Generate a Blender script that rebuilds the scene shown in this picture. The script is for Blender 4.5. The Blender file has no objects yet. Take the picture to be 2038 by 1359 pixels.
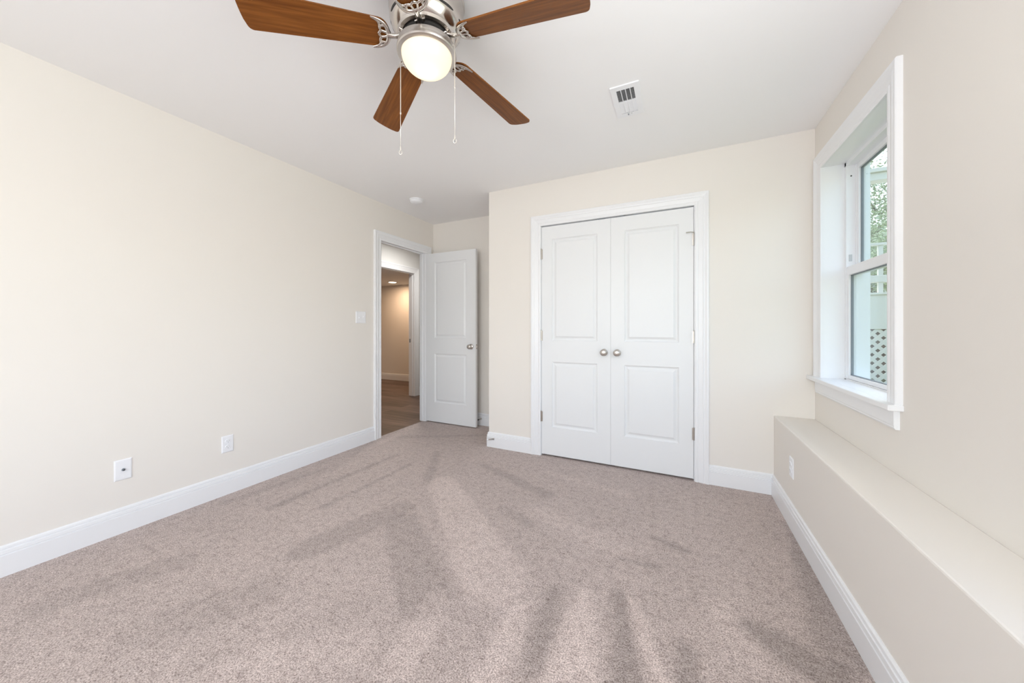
import bpy, bmesh, math, random
from mathutils import Vector, Matrix
R = math.radians
PI = math.pi
SC = bpy.context.scene
C = SC.collection

# ---------------------------------------------------------------- camera
F, HY, CAM_H = 688.0, 653.0, 1.135
YAW = math.atan2(1351 - 1019, F)
cd = bpy.data.cameras.new('camera')
cam = bpy.data.objects.new('camera', cd); C.objects.link(cam)
cd.sensor_fit = 'HORIZONTAL'; cd.sensor_width = 36.0
cd.lens = 36.0 * F / 2038.0
cd.shift_y = -(679.5 - HY) / 2038.0
cd.clip_start = 0.02; cd.clip_end = 300
cam.location = (0, 0, CAM_H)
cam.rotation_euler = (R(90), 0, YAW)
SC.camera = cam

# ---------------------------------------------------------------- view, world, daylight
SC.view_settings.view_transform = 'Standard'
SC.view_settings.look = 'None'
SC.view_settings.gamma = 1.0
SC.view_settings.use_curve_mapping = False
SC.view_settings.exposure = 0.22
SC.cycles.max_bounces = 14
SC.cycles.diffuse_bounces = 8
SC.cycles.transparent_max_bounces = 16
SC.cycles.sample_clamp_indirect = 6.0
SC.cycles.caustics_reflective = False
SC.cycles.caustics_refractive = False

W = bpy.data.worlds.new('sky'); SC.world = W; W.use_nodes = True
wt = W.node_tree; wt.nodes.clear()
wo = wt.nodes.new('ShaderNodeOutputWorld'); bg = wt.nodes.new('ShaderNodeBackground')
sky = wt.nodes.new('ShaderNodeTexSky'); sky.sky_type = 'NISHITA'
sky.sun_disc = False; sky.sun_elevation = R(52); sky.sun_rotation = R(20); sky.air_density = 1.2; sky.dust_density = 2.0
wtc = wt.nodes.new('ShaderNodeTexCoord'); wmp = wt.nodes.new('ShaderNodeMapping'); wmp.inputs['Scale'].default_value = (1, 1, 2.5)
wn = wt.nodes.new('ShaderNodeTexNoise'); wn.inputs['Scale'].default_value = 3.0; wn.inputs['Detail'].default_value = 6
wr = wt.nodes.new('ShaderNodeValToRGB'); wr.color_ramp.elements[0].position = .44; wr.color_ramp.elements[0].color = (.25, .25, .25, 1); wr.color_ramp.elements[1].position = .62; wr.color_ramp.elements[1].color = (.80, .80, .80, 1)
wm = wt.nodes.new('ShaderNodeMix'); wm.data_type = 'RGBA'; wm.inputs['B'].default_value = (1.15, 1.12, 1.08, 1)
wt.links.new(wtc.outputs['Generated'], wmp.inputs[0]); wt.links.new(wmp.outputs[0], wn.inputs['Vector']); wt.links.new(wn.outputs['Fac'], wr.inputs[0])
wt.links.new(wr.outputs[0], wm.inputs['Factor']); wt.links.new(sky.outputs[0], wm.inputs['A']); wt.links.new(wm.outputs['Result'], bg.inputs[0])
bg.inputs[1].default_value = 0.85
wt.links.new(bg.outputs[0], wo.inputs[0])

def light(name, kind, loc, power, color, direction=None, **kw):
    d = bpy.data.lights.new(name, kind); o = bpy.data.objects.new(name, d); C.objects.link(o)
    o.location = loc; d.energy = power; d.color = color
    if direction is not None:
        o.rotation_euler = Vector(direction).to_track_quat('-Z', 'Y').to_euler()
    for k, v in kw.items(): setattr(d, k, v)
    return o
DAY = (0.94, 0.975, 1.0)
light('sun', 'SUN', (0, 0, 12), 2.2, (1, .95, .88), (0.55, -0.45, -0.95), angle=R(1))
# daylight through the two windows behind the camera, and the window in view
light('daylight_rear_window', 'AREA', (-0.7, -2.28, 1.45), 57, DAY, (0, 1, 0.5), shape='RECTANGLE', size=2.2, size_y=1.5)
light('daylight_side_window', 'AREA', (0.86, 0.375, 1.50), 17.5, DAY, (-1, 0, 1.1), shape='RECTANGLE', size=1.30, size_y=1.25)

# ---------------------------------------------------------------- materials
def mat(name, col, rough=0.5, metal=0.0, spec=0.5, noise=None, bump=None, coat=0.0):
    m = bpy.data.materials.new(name); m.use_nodes = True
    nt = m.node_tree; b = nt.nodes['Principled BSDF']
    b.inputs['Base Color'].default_value = (*col, 1)
    b.inputs['Roughness'].default_value = rough
    b.inputs['Metallic'].default_value = metal
    b.inputs['Specular IOR Level'].default_value = spec
    b.inputs['Coat Weight'].default_value = coat
    tc = nt.nodes.new('ShaderNodeTexCoord')
    if noise:
        sc, amt = noise
        n = nt.nodes.new('ShaderNodeTexNoise'); n.inputs['Scale'].default_value = sc; n.inputs['Detail'].default_value = 4
        mx = nt.nodes.new('ShaderNodeMix'); mx.data_type = 'RGBA'
        mx.inputs['A'].default_value = (*[c * (1 - amt) for c in col], 1)
        mx.inputs['B'].default_value = (*[min(1, c * (1 + amt)) for c in col], 1)
        nt.links.new(tc.outputs['Object'], n.inputs['Vector'])
        nt.links.new(n.outputs['Fac'], mx.inputs['Factor']); nt.links.new(mx.outputs['Result'], b.inputs['Base Color'])
    if bump:
        sc, st, dist = bump
        n = nt.nodes.new('ShaderNodeTexNoise'); n.inputs['Scale'].default_value = sc; n.inputs['Detail'].default_value = 3
        bp = nt.nodes.new('ShaderNodeBump'); bp.inputs['Strength'].default_value = st; bp.inputs['Distance'].default_value = dist
        nt.links.new(tc.outputs['Object'], n.inputs['Vector'])
        nt.links.new(n.outputs['Fac'], bp.inputs['Height']); nt.links.new(bp.outputs['Normal'], b.inputs['Normal'])
    return m

M = {}
M['wall'] = mat('cream_wall_paint', (.82, .785, .74), .85, spec=.2, noise=(1.2, .008), bump=(220, .08, .001))
M['ceiling'] = mat('white_ceiling_paint', (.90, .90, .91), .9, spec=.15, noise=(1.0, .006), bump=(180, .08, .001))
M['trim'] = mat('white_trim_paint', (.85, .86, .88), .32, spec=.45, noise=(3, .006))
M['door'] = mat('white_door_paint', (.81, .825, .84), .38, spec=.4, noise=(3, .006), bump=(60, .04, .0006))
M['plastic'] = mat('white_plastic', (.86, .87, .90), .3, spec=.5, noise=(20, .005))
M['vinyl'] = mat('white_vinyl', (.86, .87, .89), .35, spec=.4, noise=(8, .006))
M['dark'] = mat('dark_slot', (.025, .022, .02), .6, noise=(30, .1))
M['dark2'] = mat('dark_duct_closet_shade', (.07, .07, .07), .7, noise=(30, .1))
M['nickel'] = mat('brushed_nickel', (.60, .565, .53), .3, 1.0, noise=(40, .05))
M['nickel_polish'] = mat('polished_nickel', (.63, .59, .55), .16, 1.0, noise=(10, .03))
M['chain'] = mat('chain_metal', (.80, .76, .70), .35, .7, noise=(200, .1))
M['gasket'] = mat('grey_gasket', (.22, .25, .28), .5, noise=(20, .05))
M['rubber'] = mat('dark_rubber', (.05, .045, .04), .7, noise=(30, .1))
M['porch'] = mat('white_porch_vinyl', (.70, .69, .645), .5, noise=(4, .02))
M['hall_wall'] = mat('hall_wall_paint', (.74, .74, .73), .85, spec=.2, noise=(1.2, .008), bump=(220, .06, .001))
M['hall_carpet'] = M['dark2']

def wood_mat():
    m = bpy.data.materials.new('walnut_blade'); m.use_nodes = True; nt = m.node_tree; b = nt.nodes['Principled BSDF']
    tc = nt.nodes.new('ShaderNodeTexCoord'); mp = nt.nodes.new('ShaderNodeMapping'); mp.inputs['Scale'].default_value = (2.2, 40, 8)
    n = nt.nodes.new('ShaderNodeTexNoise'); n.inputs['Scale'].default_value = 2.2; n.inputs['Detail'].default_value = 8; n.inputs['Distortion'].default_value = .4
    cr = nt.nodes.new('ShaderNodeValToRGB')
    e = cr.color_ramp.elements; e[0].position = .25; e[0].color = (.115, .034, .006, 1); e[1].position = .8; e[1].color = (.27, .095, .018, 1)
    nt.links.new(tc.outputs['Object'], mp.inputs['Vector']); nt.links.new(mp.outputs[0], n.inputs['Vector'])
    nt.links.new(n.outputs['Fac'], cr.inputs[0]); nt.links.new(cr.outputs[0], b.inputs['Base Color'])
    b.inputs['Roughness'].default_value = .36; b.inputs['Specular IOR Level'].default_value = .22
    return m
M['wood'] = wood_mat()

def carpet_mat():
    m = bpy.data.materials.new('beige_carpet'); m.use_nodes = True; nt = m.node_tree; b = nt.nodes['Principled BSDF']; L = nt.links
    tc = nt.nodes.new('ShaderNodeTexCoord')
    def noise(scale, detail=2, vec=None, dist=0.0, rough=.5):
        n = nt.nodes.new('ShaderNodeTexNoise'); n.inputs['Scale'].default_value = scale; n.inputs['Detail'].default_value = detail
        n.inputs['Distortion'].default_value = dist; n.inputs['Roughness'].default_value = rough
        L.new(vec or tc.outputs['Object'], n.inputs['Vector']); return n.outputs['Fac']
    def ramp(v, stops):
        r = nt.nodes.new('ShaderNodeValToRGB'); el = r.color_ramp.elements
        while len(el) < len(stops): el.new(.5)
        for k, (p_, c_) in enumerate(stops):
            el[k].position = p_; el[k].color = (*c_, 1)
        L.new(v, r.inputs[0]); return r.outputs[0]
    def mul(a_, b_, mode='MULTIPLY', fac=1.0):
        x = nt.nodes.new('ShaderNodeMix'); x.data_type = 'RGBA'; x.blend_type = mode; x.inputs['Factor'].default_value = fac
        L.new(a_, x.inputs['A']); L.new(b_, x.inputs['B']); return x.outputs['Result']
    def math_(op, *vs, clamp=False):
        x = nt.nodes.new('ShaderNodeMath'); x.operation = op; x.use_clamp = clamp
        for i, v in enumerate(vs):
            if isinstance(v, (int, float)): x.inputs[i].default_value = v
            else: L.new(v, x.inputs[i])
        return x.outputs[0]
    # two-tone twisted yarn
    col = ramp(noise(190, 4, rough=.8), [(.34, (.128, .090, .077)), (.46, (.402, .326, .296)), (.60, (.69, .592, .555))])
    col = mul(col, ramp(noise(64, 4, rough=.75), [(.30, (.60, .56, .54)), (.45, (1, 1, 1)), (.7, (1.08, 1.08, 1.08))]))
    col = mul(col, ramp(noise(26, 8, rough=.88), [(.39, (.74, .71, .70)), (.49, (1, 1, 1)), (.60, (1.13, 1.13, 1.13))]))
    # where the vacuum has laid the pile this way or that: strokes (x0, y0, x1, y1, half width at each end, lighter or darker)
    strokes = [(-1.568, 2.067, -0.753, 1.381, 0.100, 0.150, 0.10),
        (-0.361, 1.471, -0.309, 1.011, 0.030, 0.100, 0.13),
        (-0.586, 1.280, -0.550, 0.927, 0.040, 0.060, 0.10),
        (-0.173, 1.513, -0.051, 1.168, 0.020, 0.035, 0.12),
        (-0.907, 1.159, -0.844, 0.892, 0.060, 0.060, 0.09),
        (0.155, 1.637, 0.216, 1.424, 0.050, 0.060, 0.05),
        (-0.231, 1.534, -0.122, 1.102, 0.025, 0.060, -0.13),
        (-0.477, 1.415, -0.439, 1.069, 0.040, 0.040, -0.10),
        (0.014, 1.368, 0.052, 1.156, 0.030, 0.050, -0.13),
        (0.255, 1.575, 0.430, 1.470, 0.050, 0.080, -0.14),
        (0.615, 2.481, 0.536, 1.599, 0.060, 0.100, -0.11),
        (-0.258, 1.764, -0.088, 1.783, 0.020, 0.020, -0.10),
        (-1.455, 1.538, -0.954, 1.154, 0.100, 0.120, -0.08),
        (-0.138, 2.023, 0.035, 1.974, 0.018, 0.025, -0.12),
        (-1.710, 1.159, -1.578, 1.667, 0.100, 0.080, -0.08),
        (-2.322, 1.308, -2.276, 2.343, 0.025, 0.015, -0.12),
        (-2.036, 1.446, -2.014, 2.216, 0.020, 0.015, -0.11),
        (-2.654, 1.218, -2.577, 1.831, 0.030, 0.020, -0.08),
        (-2.435, 1.436, -2.462, 2.121, 0.020, 0.015, 0.05),
        (-2.596, 2.743, -1.876, 3.165, 0.050, 0.030, -0.06),
        (-2.774, 3.177, -2.661, 2.535, 0.030, 0.040, 0.05),
        (-1.991, 2.550, -1.668, 2.019, 0.030, 0.040, -0.08),
        (-1.469, 2.479, -0.804, 2.224, 0.030, 0.050, -0.09),
        (-1.005, 1.944, -0.795, 1.857, 0.030, 0.040, -0.07),
        (-0.930, 2.572, -0.311, 2.462, 0.030, 0.040, 0.05),
        (-0.783, 1.985, -0.283, 1.848, 0.060, 0.080, 0.05),
        (-1.800, 0.584, -1.612, 0.867, 0.100, 0.100, -0.05),
        (-1.315, 0.646, -1.045, 0.857, 0.080, 0.080, 0.05),
        (-2.338, 0.457, -2.191, 0.799, 0.080, 0.080, -0.06),]
    wob = nt.nodes.new('ShaderNodeTexNoise'); wob.inputs['Scale'].default_value = 9; wob.inputs['Detail'].default_value = 8; wob.inputs['Roughness'].default_value = .9
    L.new(tc.outputs['Object'], wob.inputs['Vector'])
    dw = math_('MULTIPLY', math_('SUBTRACT', wob.outputs['Fac'], .5), .15)
    sep = nt.nodes.new('ShaderNodeSeparateXYZ'); L.new(tc.outputs['Object'], sep.inputs[0]); X_, Y_ = sep.outputs[0], sep.outputs[1]
    tot = None
    for x0, y0, x1, y1, w0, w1, g in strokes:
        ln2 = (x1 - x0) ** 2 + (y1 - y0) ** 2; ax, ay = (x1 - x0) / ln2, (y1 - y0) / ln2
        t = math_('MULTIPLY_ADD', X_, ax, -(x0 * ax + y0 * ay)); t = math_('MULTIPLY_ADD', Y_, ay, t, clamp=True)
        ex = math_('SUBTRACT', X_, math_('MULTIPLY_ADD', t, x1 - x0, x0)); ey = math_('SUBTRACT', Y_, math_('MULTIPLY_ADD', t, y1 - y0, y0))
        d = math_('SQRT', math_('MULTIPLY_ADD', ex, ex, math_('MULTIPLY', ey, ey)))
        e_ = math_('SUBTRACT', math_('MULTIPLY_ADD', t, w1 - w0, w0), math_('ADD', d, dw))
        m_ = math_('MULTIPLY_ADD', e_, 22.0, .5, clamp=True)
        tot = math_('MULTIPLY_ADD', m_, g * 1.95, tot if tot is not None else 1.0)
    pt = noise(3.2, 6, dist=1.2, rough=.7)
    tot = math_('MULTIPLY', tot, math_('MULTIPLY_ADD', pt, .30, .84))
    vm = nt.nodes.new('ShaderNodeVectorMath'); vm.operation = 'SCALE'; L.new(col, vm.inputs[0]); L.new(tot, vm.inputs['Scale']); col = vm.outputs[0]
    L.new(col, b.inputs['Base Color'])
    b.inputs['Roughness'].default_value = 1.0; b.inputs['Specular IOR Level'].default_value = .05
    b.inputs['Sheen Weight'].default_value = .15; b.inputs['Sheen Roughness'].default_value = .6
    bp = nt.nodes.new('ShaderNodeBump'); bp.inputs['Strength'].default_value = .45; bp.inputs['Distance'].default_value = .004
    L.new(noise(230, 4, rough=.8), bp.inputs['Height']); L.new(bp.outputs['Normal'], b.inputs['Normal'])
    return m
M['carpet'] = carpet_mat()

def plank_mat():
    m = bpy.data.materials.new('brown_plank_floor'); m.use_nodes = True; nt = m.node_tree; b = nt.nodes['Principled BSDF']; L = nt.links
    tc = nt.nodes.new('ShaderNodeTexCoord')
    mp = nt.nodes.new('ShaderNodeMapping'); mp.inputs['Rotation'].default_value = (0, 0, 0)
    L.new(tc.outputs['Object'], mp.inputs['Vector'])
    br = nt.nodes.new('ShaderNodeTexBrick'); br.inputs['Scale'].default_value = 1.0; br.inputs['Brick Width'].default_value = 1.2; br.inputs['Row Height'].default_value = .18
    br.inputs['Mortar Size'].default_value = .002; br.inputs['Color1'].default_value = (.215, .145, .115, 1); br.inputs['Color2'].default_value = (.085, .052, .040, 1)
    br.inputs['Mortar'].default_value = (.05, .03, .02, 1)
    L.new(mp.outputs[0], br.inputs['Vector'])
    mp2 = nt.nodes.new('ShaderNodeMapping'); mp2.inputs['Scale'].default_value = (1.2, 14, 1); L.new(tc.outputs['Object'], mp2.inputs['Vector'])
    n = nt.nodes.new('ShaderNodeTexNoise'); n.inputs['Scale'].default_value = 2; n.inputs['Detail'].default_value = 6; L.new(mp2.outputs[0], n.inputs['Vector'])
    cr = nt.nodes.new('ShaderNodeValToRGB'); e = cr.color_ramp.elements; e[0].position = .3; e[0].color = (.5, .46, .44, 1); e[1].position = .7; e[1].color = (1.3, 1.28, 1.25, 1)
    L.new(n.outputs['Fac'], cr.inputs[0])
    x = nt.nodes.new('ShaderNodeMix'); x.data_type = 'RGBA'; x.blend_type = 'MULTIPLY'; x.inputs['Factor'].default_value = 1
    L.new(br.outputs['Color'], x.inputs['A']); L.new(cr.outputs[0], x.inputs['B']); L.new(x.outputs['Result'], b.inputs['Base Color'])
    b.inputs['Roughness'].default_value = .45
    return m
M['planks'] = plank_mat()

def glass_mat():
    m = bpy.data.materials.new('window_glass'); m.use_nodes = True; nt = m.node_tree; nt.nodes.clear(); L = nt.links
    o = nt.nodes.new('ShaderNodeOutputMaterial'); t = nt.nodes.new('ShaderNodeBsdfTransparent'); t.inputs[0].default_value = (.91, .945, .93, 1)
    g = nt.nodes.new('ShaderNodeBsdfGlossy'); g.inputs['Roughness'].default_value = .02
    fc = nt.nodes.new('ShaderNodeLayerWeight'); fc.inputs[0].default_value = .5
    pw = nt.nodes.new('ShaderNodeMath'); pw.operation = 'POWER'; pw.inputs[1].default_value = 5; L.new(fc.outputs['Facing'], pw.inputs[0])
    fr = nt.nodes.new('ShaderNodeMath'); fr.operation = 'MULTIPLY_ADD'; fr.inputs[1].default_value = .9; fr.inputs[2].default_value = .03; L.new(pw.outputs[0], fr.inputs[0])
    mx = nt.nodes.new('ShaderNodeMixShader'); L.new(fr.outputs[0], mx.inputs[0]); L.new(t.outputs[0], mx.inputs[1]); L.new(g.outputs[0], mx.inputs[2])
    L.new(mx.outputs[0], o.inputs[0]); return m
M['glass'] = glass_mat()

def emit_mat(name, col, s):
    m = bpy.data.materials.new(name); m.use_nodes = True; b = m.node_tree.nodes['Principled BSDF']
    b.inputs['Base Color'].default_value = (*col, 1); b.inputs['Emission Color'].default_value = (*col, 1); b.inputs['Emission Strength'].default_value = s
    return m
M['lens'] = emit_mat('lamp_lens', (1, .86, .68), 6)
def frosted_mat():
    m = bpy.data.materials.new('frosted_glass'); m.use_nodes = True; nt = m.node_tree; nt.nodes.clear(); L = nt.links
    o = nt.nodes.new('ShaderNodeOutputMaterial')
    tr = nt.nodes.new('ShaderNodeBsdfTranslucent'); tr.inputs[0].default_value = (.97, .90, .78, 1)
    df = nt.nodes.new('ShaderNodeBsdfDiffuse'); df.inputs[0].default_value = (.85, .80, .70, 1)
    gl = nt.nodes.new('ShaderNodeBsdfGlossy'); gl.inputs['Roughness'].default_value = .25
    em = nt.nodes.new('ShaderNodeEmission'); em.inputs[0].default_value = (1, .89, .74, 1); em.inputs[1].default_value = .30
    m1 = nt.nodes.new('ShaderNodeMixShader'); m1.inputs[0].default_value = .45
    m2 = nt.nodes.new('ShaderNodeMixShader'); m2.inputs[0].default_value = .04
    ad = nt.nodes.new('ShaderNodeAddShader')
    L.new(tr.outputs[0], m1.inputs[1]); L.new(df.outputs[0], m1.inputs[2])
    L.new(m1.outputs[0], m2.inputs[1]); L.new(gl.outputs[0], m2.inputs[2])
    L.new(m2.outputs[0], ad.inputs[0]); L.new(em.outputs[0], ad.inputs[1]); L.new(ad.outputs[0], o.inputs[0])
    return m
M['frosted'] = frosted_mat()
def foliage_mat(name, c1, c2):
    m = bpy.data.materials.new(name); m.use_nodes = True; nt = m.node_tree; b = nt.nodes['Principled BSDF']; L = nt.links
    tc = nt.nodes.new('ShaderNodeTexCoord'); n = nt.nodes.new('ShaderNodeTexNoise'); n.inputs['Scale'].default_value = 3
    L.new(tc.outputs['Object'], n.inputs['Vector'])
    cr = nt.nodes.new('ShaderNodeValToRGB'); e = cr.color_ramp.elements; e[0].position = .35; e[0].color = (*c1, 1); e[1].position = .65; e[1].color = (*c2, 1)
    L.new(n.outputs['Fac'], cr.inputs[0]); L.new(cr.outputs[0], b.inputs['Base Color']); b.inputs['Roughness'].default_value = .6
    b.inputs['Transmission Weight'].default_value = 0
    return m
M['leaf'] = foliage_mat('tree_leaves', (.27, .34, .20), (.50, .56, .36))
M['bark'] = mat('tree_bark', (.16, .12, .09), .9, noise=(12, .3))
M['grass'] = foliage_mat('lawn', (.14, .18, .07), (.26, .28, .12))
M['earth'] = mat('earth_under_porch', (.20, .15, .13), .9, noise=(6, .3))
M['siding'] = mat('pale_siding', (.64, .64, .60), .6, noise=(4, .02))
M['roof'] = mat('grey_shingles', (.22, .22, .23), .9, noise=(18, .25))
M['boxgrey'] = mat('light_box', (.55, .58, .60), .5, noise=(8, .02))

# ---------------------------------------------------------------- mesh helpers
def add_box(bm, lo, hi, bev=0.0, seg=2):
    lo = Vector(lo); hi = Vector(hi); c = (lo + hi) / 2; s = hi - lo
    r = bmesh.ops.create_cube(bm, size=1.0, matrix=Matrix.Translation(c) @ Matrix.Diagonal((*s, 1)))
    if bev > 0:
        es = list({e for v in r['verts'] for e in v.link_edges})
        bmesh.ops.bevel(bm, geom=es, offset=bev, segments=seg, affect='EDGES', profile=.5)
def add_lathe(bm, prof, n=48, mtx=None, cap=True):
    """prof: (radius, z) list; axis z"""
    mtx = mtx or Matrix.Identity(4); rings = []
    for r, z in prof:
        if r < 1e-6: rings.append([bm.verts.new(mtx @ Vector((0, 0, z)))])
        else: rings.append([bm.verts.new(mtx @ Vector((r * math.cos(2 * PI * k / n), r * math.sin(2 * PI * k / n), z))) for k in range(n)])
    for a_, b_ in zip(rings, rings[1:]):
        for k in range(n):
            k2 = (k + 1) % n
            if len(a_) == 1 and len(b_) == 1: continue
            if len(a_) == 1: bm.faces.new((a_[0], b_[k2], b_[k]))
            elif len(b_) == 1: bm.faces.new((a_[k], a_[k2], b_[0]))
            else: bm.faces.new((a_[k], a_[k2], b_[k2], b_[k]))
    if cap:
        for r_ in (rings[0], rings[-1]):
            if len(r_) > 1: bm.faces.new(r_)
def add_tube(bm, pts, rad, n=10, flat=1.0, up=Vector((0, 0, 1))):
    pts = [Vector(p_) for p_ in pts]; rad = rad if isinstance(rad, (list, tuple)) else [rad] * len(pts); rings = []
    for i, p_ in enumerate(pts):
        t = (pts[min(i + 1, len(pts) - 1)] - pts[max(i - 1, 0)]).normalized()
        u = up if abs(t.dot(up)) < .95 else Vector((1, 0, 0))
        s = t.cross(u).normalized(); w = s.cross(t).normalized()
        rings.append([bm.verts.new(p_ + s * math.cos(2 * PI * k / n) * rad[i] + w * math.sin(2 * PI * k / n) * rad[i] * flat) for k in range(n)])
    for a_, b_ in zip(rings, rings[1:]):
        for k in range(n): bm.faces.new((a_[k], a_[(k + 1) % n], b_[(k + 1) % n], b_[k]))
    bm.faces.new(rings[0]); bm.faces.new(rings[-1])
def add_sweep(bm, stations, closed_ends=True):
    """stations: list of equal length point lists"""
    rings = [[bm.verts.new(p_) for p_ in s] for s in stations]; n = len(rings[0])
    for a_, b_ in zip(rings, rings[1:]):
        for k in range(n): bm.faces.new((a_[k], a_[(k + 1) % n], b_[(k + 1) % n], b_[k]))
    if closed_ends: bm.faces.new(rings[0]); bm.faces.new(rings[-1])
def obj(name, bm, m, parent=None, smooth=False, angle=35):
    bmesh.ops.recalc_face_normals(bm, faces=bm.faces)
    me = bpy.data.meshes.new(name); bm.to_mesh(me); bm.free()
    o = bpy.data.objects.new(name, me); C.objects.link(o)
    for mm in (m if isinstance(m, (list, tuple)) else [m]): me.materials.append(mm)
    if parent: o.parent = parent
    if smooth:
        for p_ in me.polygons: p_.use_smooth = True
        me.set_sharp_from_angle(angle=R(angle))
    return o
def tag(o, label=None, cat=None, group=None, kind=None):
    if label: o['label'] = label
    if cat: o['category'] = cat
    if group: o['group'] = group
    if kind: o['kind'] = kind
    return o
def struct(name, bm, m, parent=None, smooth=False):
    o = obj(name, bm, m, parent, smooth)
    if parent is None: o['kind'] = 'structure'
    return o
def empty(name, loc=(0, 0, 0), rz=0.0):
    o = bpy.data.objects.new(name, None); C.objects.link(o); o.location = loc; o.rotation_euler = (0, 0, rz); o.empty_display_size = .1
    return o
def new(): return bmesh.new()
def boxes(*bs, bev=0.0):
    bm = new()
    for lo, hi in bs: add_box(bm, lo, hi, bev)
    return bm
def copy_tree(o, parent=None):
    c = o.copy(); C.objects.link(c); c.parent = parent
    for ch in o.children: copy_tree(ch, c)
    return c

# ---------------------------------------------------------------- room dimensions
XL, XR, XLEDGE = -2.79, 0.803, 0.583       # left wall, right wall, face of the ledge
YC, YA, YB = 2.90, 3.495, -2.05            # closet wall, alcove wall, wall behind the camera
XCOR = -1.645                              # closet corner
H = 2.44
ZLEDGE = 0.54
D1a, D1b, DH = 2.645, 3.338, 2.045         # bedroom door opening along the left wall
XH = -3.98                                 # hallway's far wall
D2a, D2b = 3.60, 4.49
CLa, CLb = -1.108, 0.102                   # closet opening
WYa, WYb, WZa, WZb = 2.005, 2.765, 0.815, 2.13

# ---------------------------------------------------------------- floors, ceiling, walls
struct('floor', boxes(((XL - .03, YB, -.15), (XR + .4, YA + .05, 0))), M['carpet'])
struct('floor_hallway', boxes(((-7.6, 1.2, -.15), (XL - .03, 7.2, -.004))), M['planks'])
struct('ceiling', boxes(((XL - .075, YB - .15, H), (XR + .22, YA + .9, H + .2))), M['ceiling'])
struct('ceiling_hallway', boxes(((XH - .115, .9, H), (XL - .075, 7.2, H + .2))), M['hall_wall'])
struct('wall_left', boxes(((XL - .075, YB - .15, -.1), (XL, D1a - .02, H)), ((XL - .075, D1b + .02, -.1), (XL, 7.2, H)), ((XL - .075, D1a - .02, DH + .02), (XL, D1b + .02, H))), M['wall'])
struct('wall_alcove', boxes(((XL, YA, -.1), (XCOR + .1, YA + .1, H))), M['wall'])
struct('wall_closet', boxes(((XCOR, YC, -.1), (CLa - .02, YC + .115, H)), ((CLb + .02, YC, -.1), (XR + .1, YC + .115, H)), ((CLa - .02, YC, DH + .02), (CLb + .02, YC + .115, H)),
                            ((XCOR, YC + .115, -.1), (XCOR + .1, YA, H)), ((XCOR + .1, YA + .1, -.1), (XR + .22, YA + .2, H))), M['wall'])
S2a, S2b, SZa, SZb = -.30, 1.05, .85, 2.15  # second window, behind the camera's view
XO = XR + .21
struct('wall_right', boxes(((XR, YB - .15, -.1), (XO, S2a, H)), ((XR, S2a, -.1), (XO, S2b, SZa)), ((XR, S2a, SZb), (XO, S2b, H)),
                           ((XR, S2b, -.1), (XO, WYa - .019, H)), ((XR, WYa - .019, -.1), (XO, WYb + .019, WZa - .02)), ((XR, WYa - .019, WZb + .019), (XO, WYb + .019, H)),
                           ((XR, WYb + .019, -.1), (XO, YA + .2, H))), M['wall'])
bm = new(); add_box(bm, (XLEDGE, YB, -.1), (XR + .001, YC, ZLEDGE), .006)
struct('wall_ledge', bm, M['wall'])
struct('wall_rear', boxes(((XL, YB - .15, -.1), (-1.8, YB, H)), ((0.4, YB - .15, -.1), (XR, YB, H)), ((-1.8, YB - .15, -.1), (.4, YB, .70)), ((-1.8, YB - .15, 2.2), (.4, YB, H))), M['wall'])
# hallway and the lit room beyond
struct('wall_hallway', boxes(((XH - .115, .9, -.1), (XH, D2a - .02, H)), ((XH - .115, D2b + .02, -.1), (XH, 7.2, H)), ((XH - .115, D2a - .02, DH + .02), (XH, D2b + .02, H)),
                             ((XH, .9, -.1), (XL - .075, 1.0, H)), ((XH, 7.1, -.1), (XL - .075, 7.2, H))), M['hall_wall'])
FZ = 2.07
struct('wall_far_room', boxes(((-7.6, 5.70, -.1), (XH - .115, 5.8, FZ)), ((-7.6, 1.2, -.1), (-7.5, 5.8, FZ)), ((-7.6, 1.1, -.1), (XH - .115, 1.2, FZ))), M['wall'])
struct('ceiling_far_room', boxes(((-7.6, 1.1, FZ), (XH - .115, 5.8, H + .1))), M['ceiling'])

# ---------------------------------------------------------------- baseboards
BP = [(0, 0), (.016, 0), (.016, .096), (.0115, .0975), (.0115, .1005), (.015, .103), (.0135, .118), (.0085, .1195), (.0085, .1225), (.0105, .125), (.009, .134), (.004, .140), (0, .140)]
def baseboard(name, path, nrm_side=1, cap=True):
    """path: 2D points; the profile stands out to the left of travel"""
    pts = [Vector(p_) for p_ in path]; st = []
    for i, p_ in enumerate(pts):
        ds = []
        if i > 0: ds.append((pts[i] - pts[i - 1]).normalized())
        if i < len(pts) - 1: ds.append((pts[i + 1] - pts[i]).normalized())
        ns = [Vector((-d.y, d.x)) for d in ds]
        if len(ns) == 2:
            n_ = (ns[0] + ns[1]).normalized(); n_ = n_ / max(.3, n_.dot(ns[0]))
        else: n_ = ns[0]
        st.append([Vector((p_.x + n_.x * a_, p_.y + n_.y * a_, b_)) for a_, b_ in BP])
    bm = new(); add_sweep(bm, st)
    return struct(name, bm, M['trim'])
CW = .092
baseboard('baseboard_left', [(XL, D1a - CW - .004), (XL, YB + .001)][::-1][::-1])
baseboard('baseboard_closet', [(CLa - CW - .004, YC), (XCOR, YC), (XCOR, YA), (XL + .004, YA)])
baseboard('baseboard_ledge', [(XLEDGE, YB), (XLEDGE, YC), (CLb + CW + .004, YC)])
baseboard('baseboard_rear', [(XL, YB), (XLEDGE, YB)])
baseboard('baseboard_hallway', [(XH, 7.1), (XH, D2b + CW + .004)])
baseboard('baseboard_far_room', [(XH - .2, 5.70), (-7.5, 5.70)])

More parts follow.
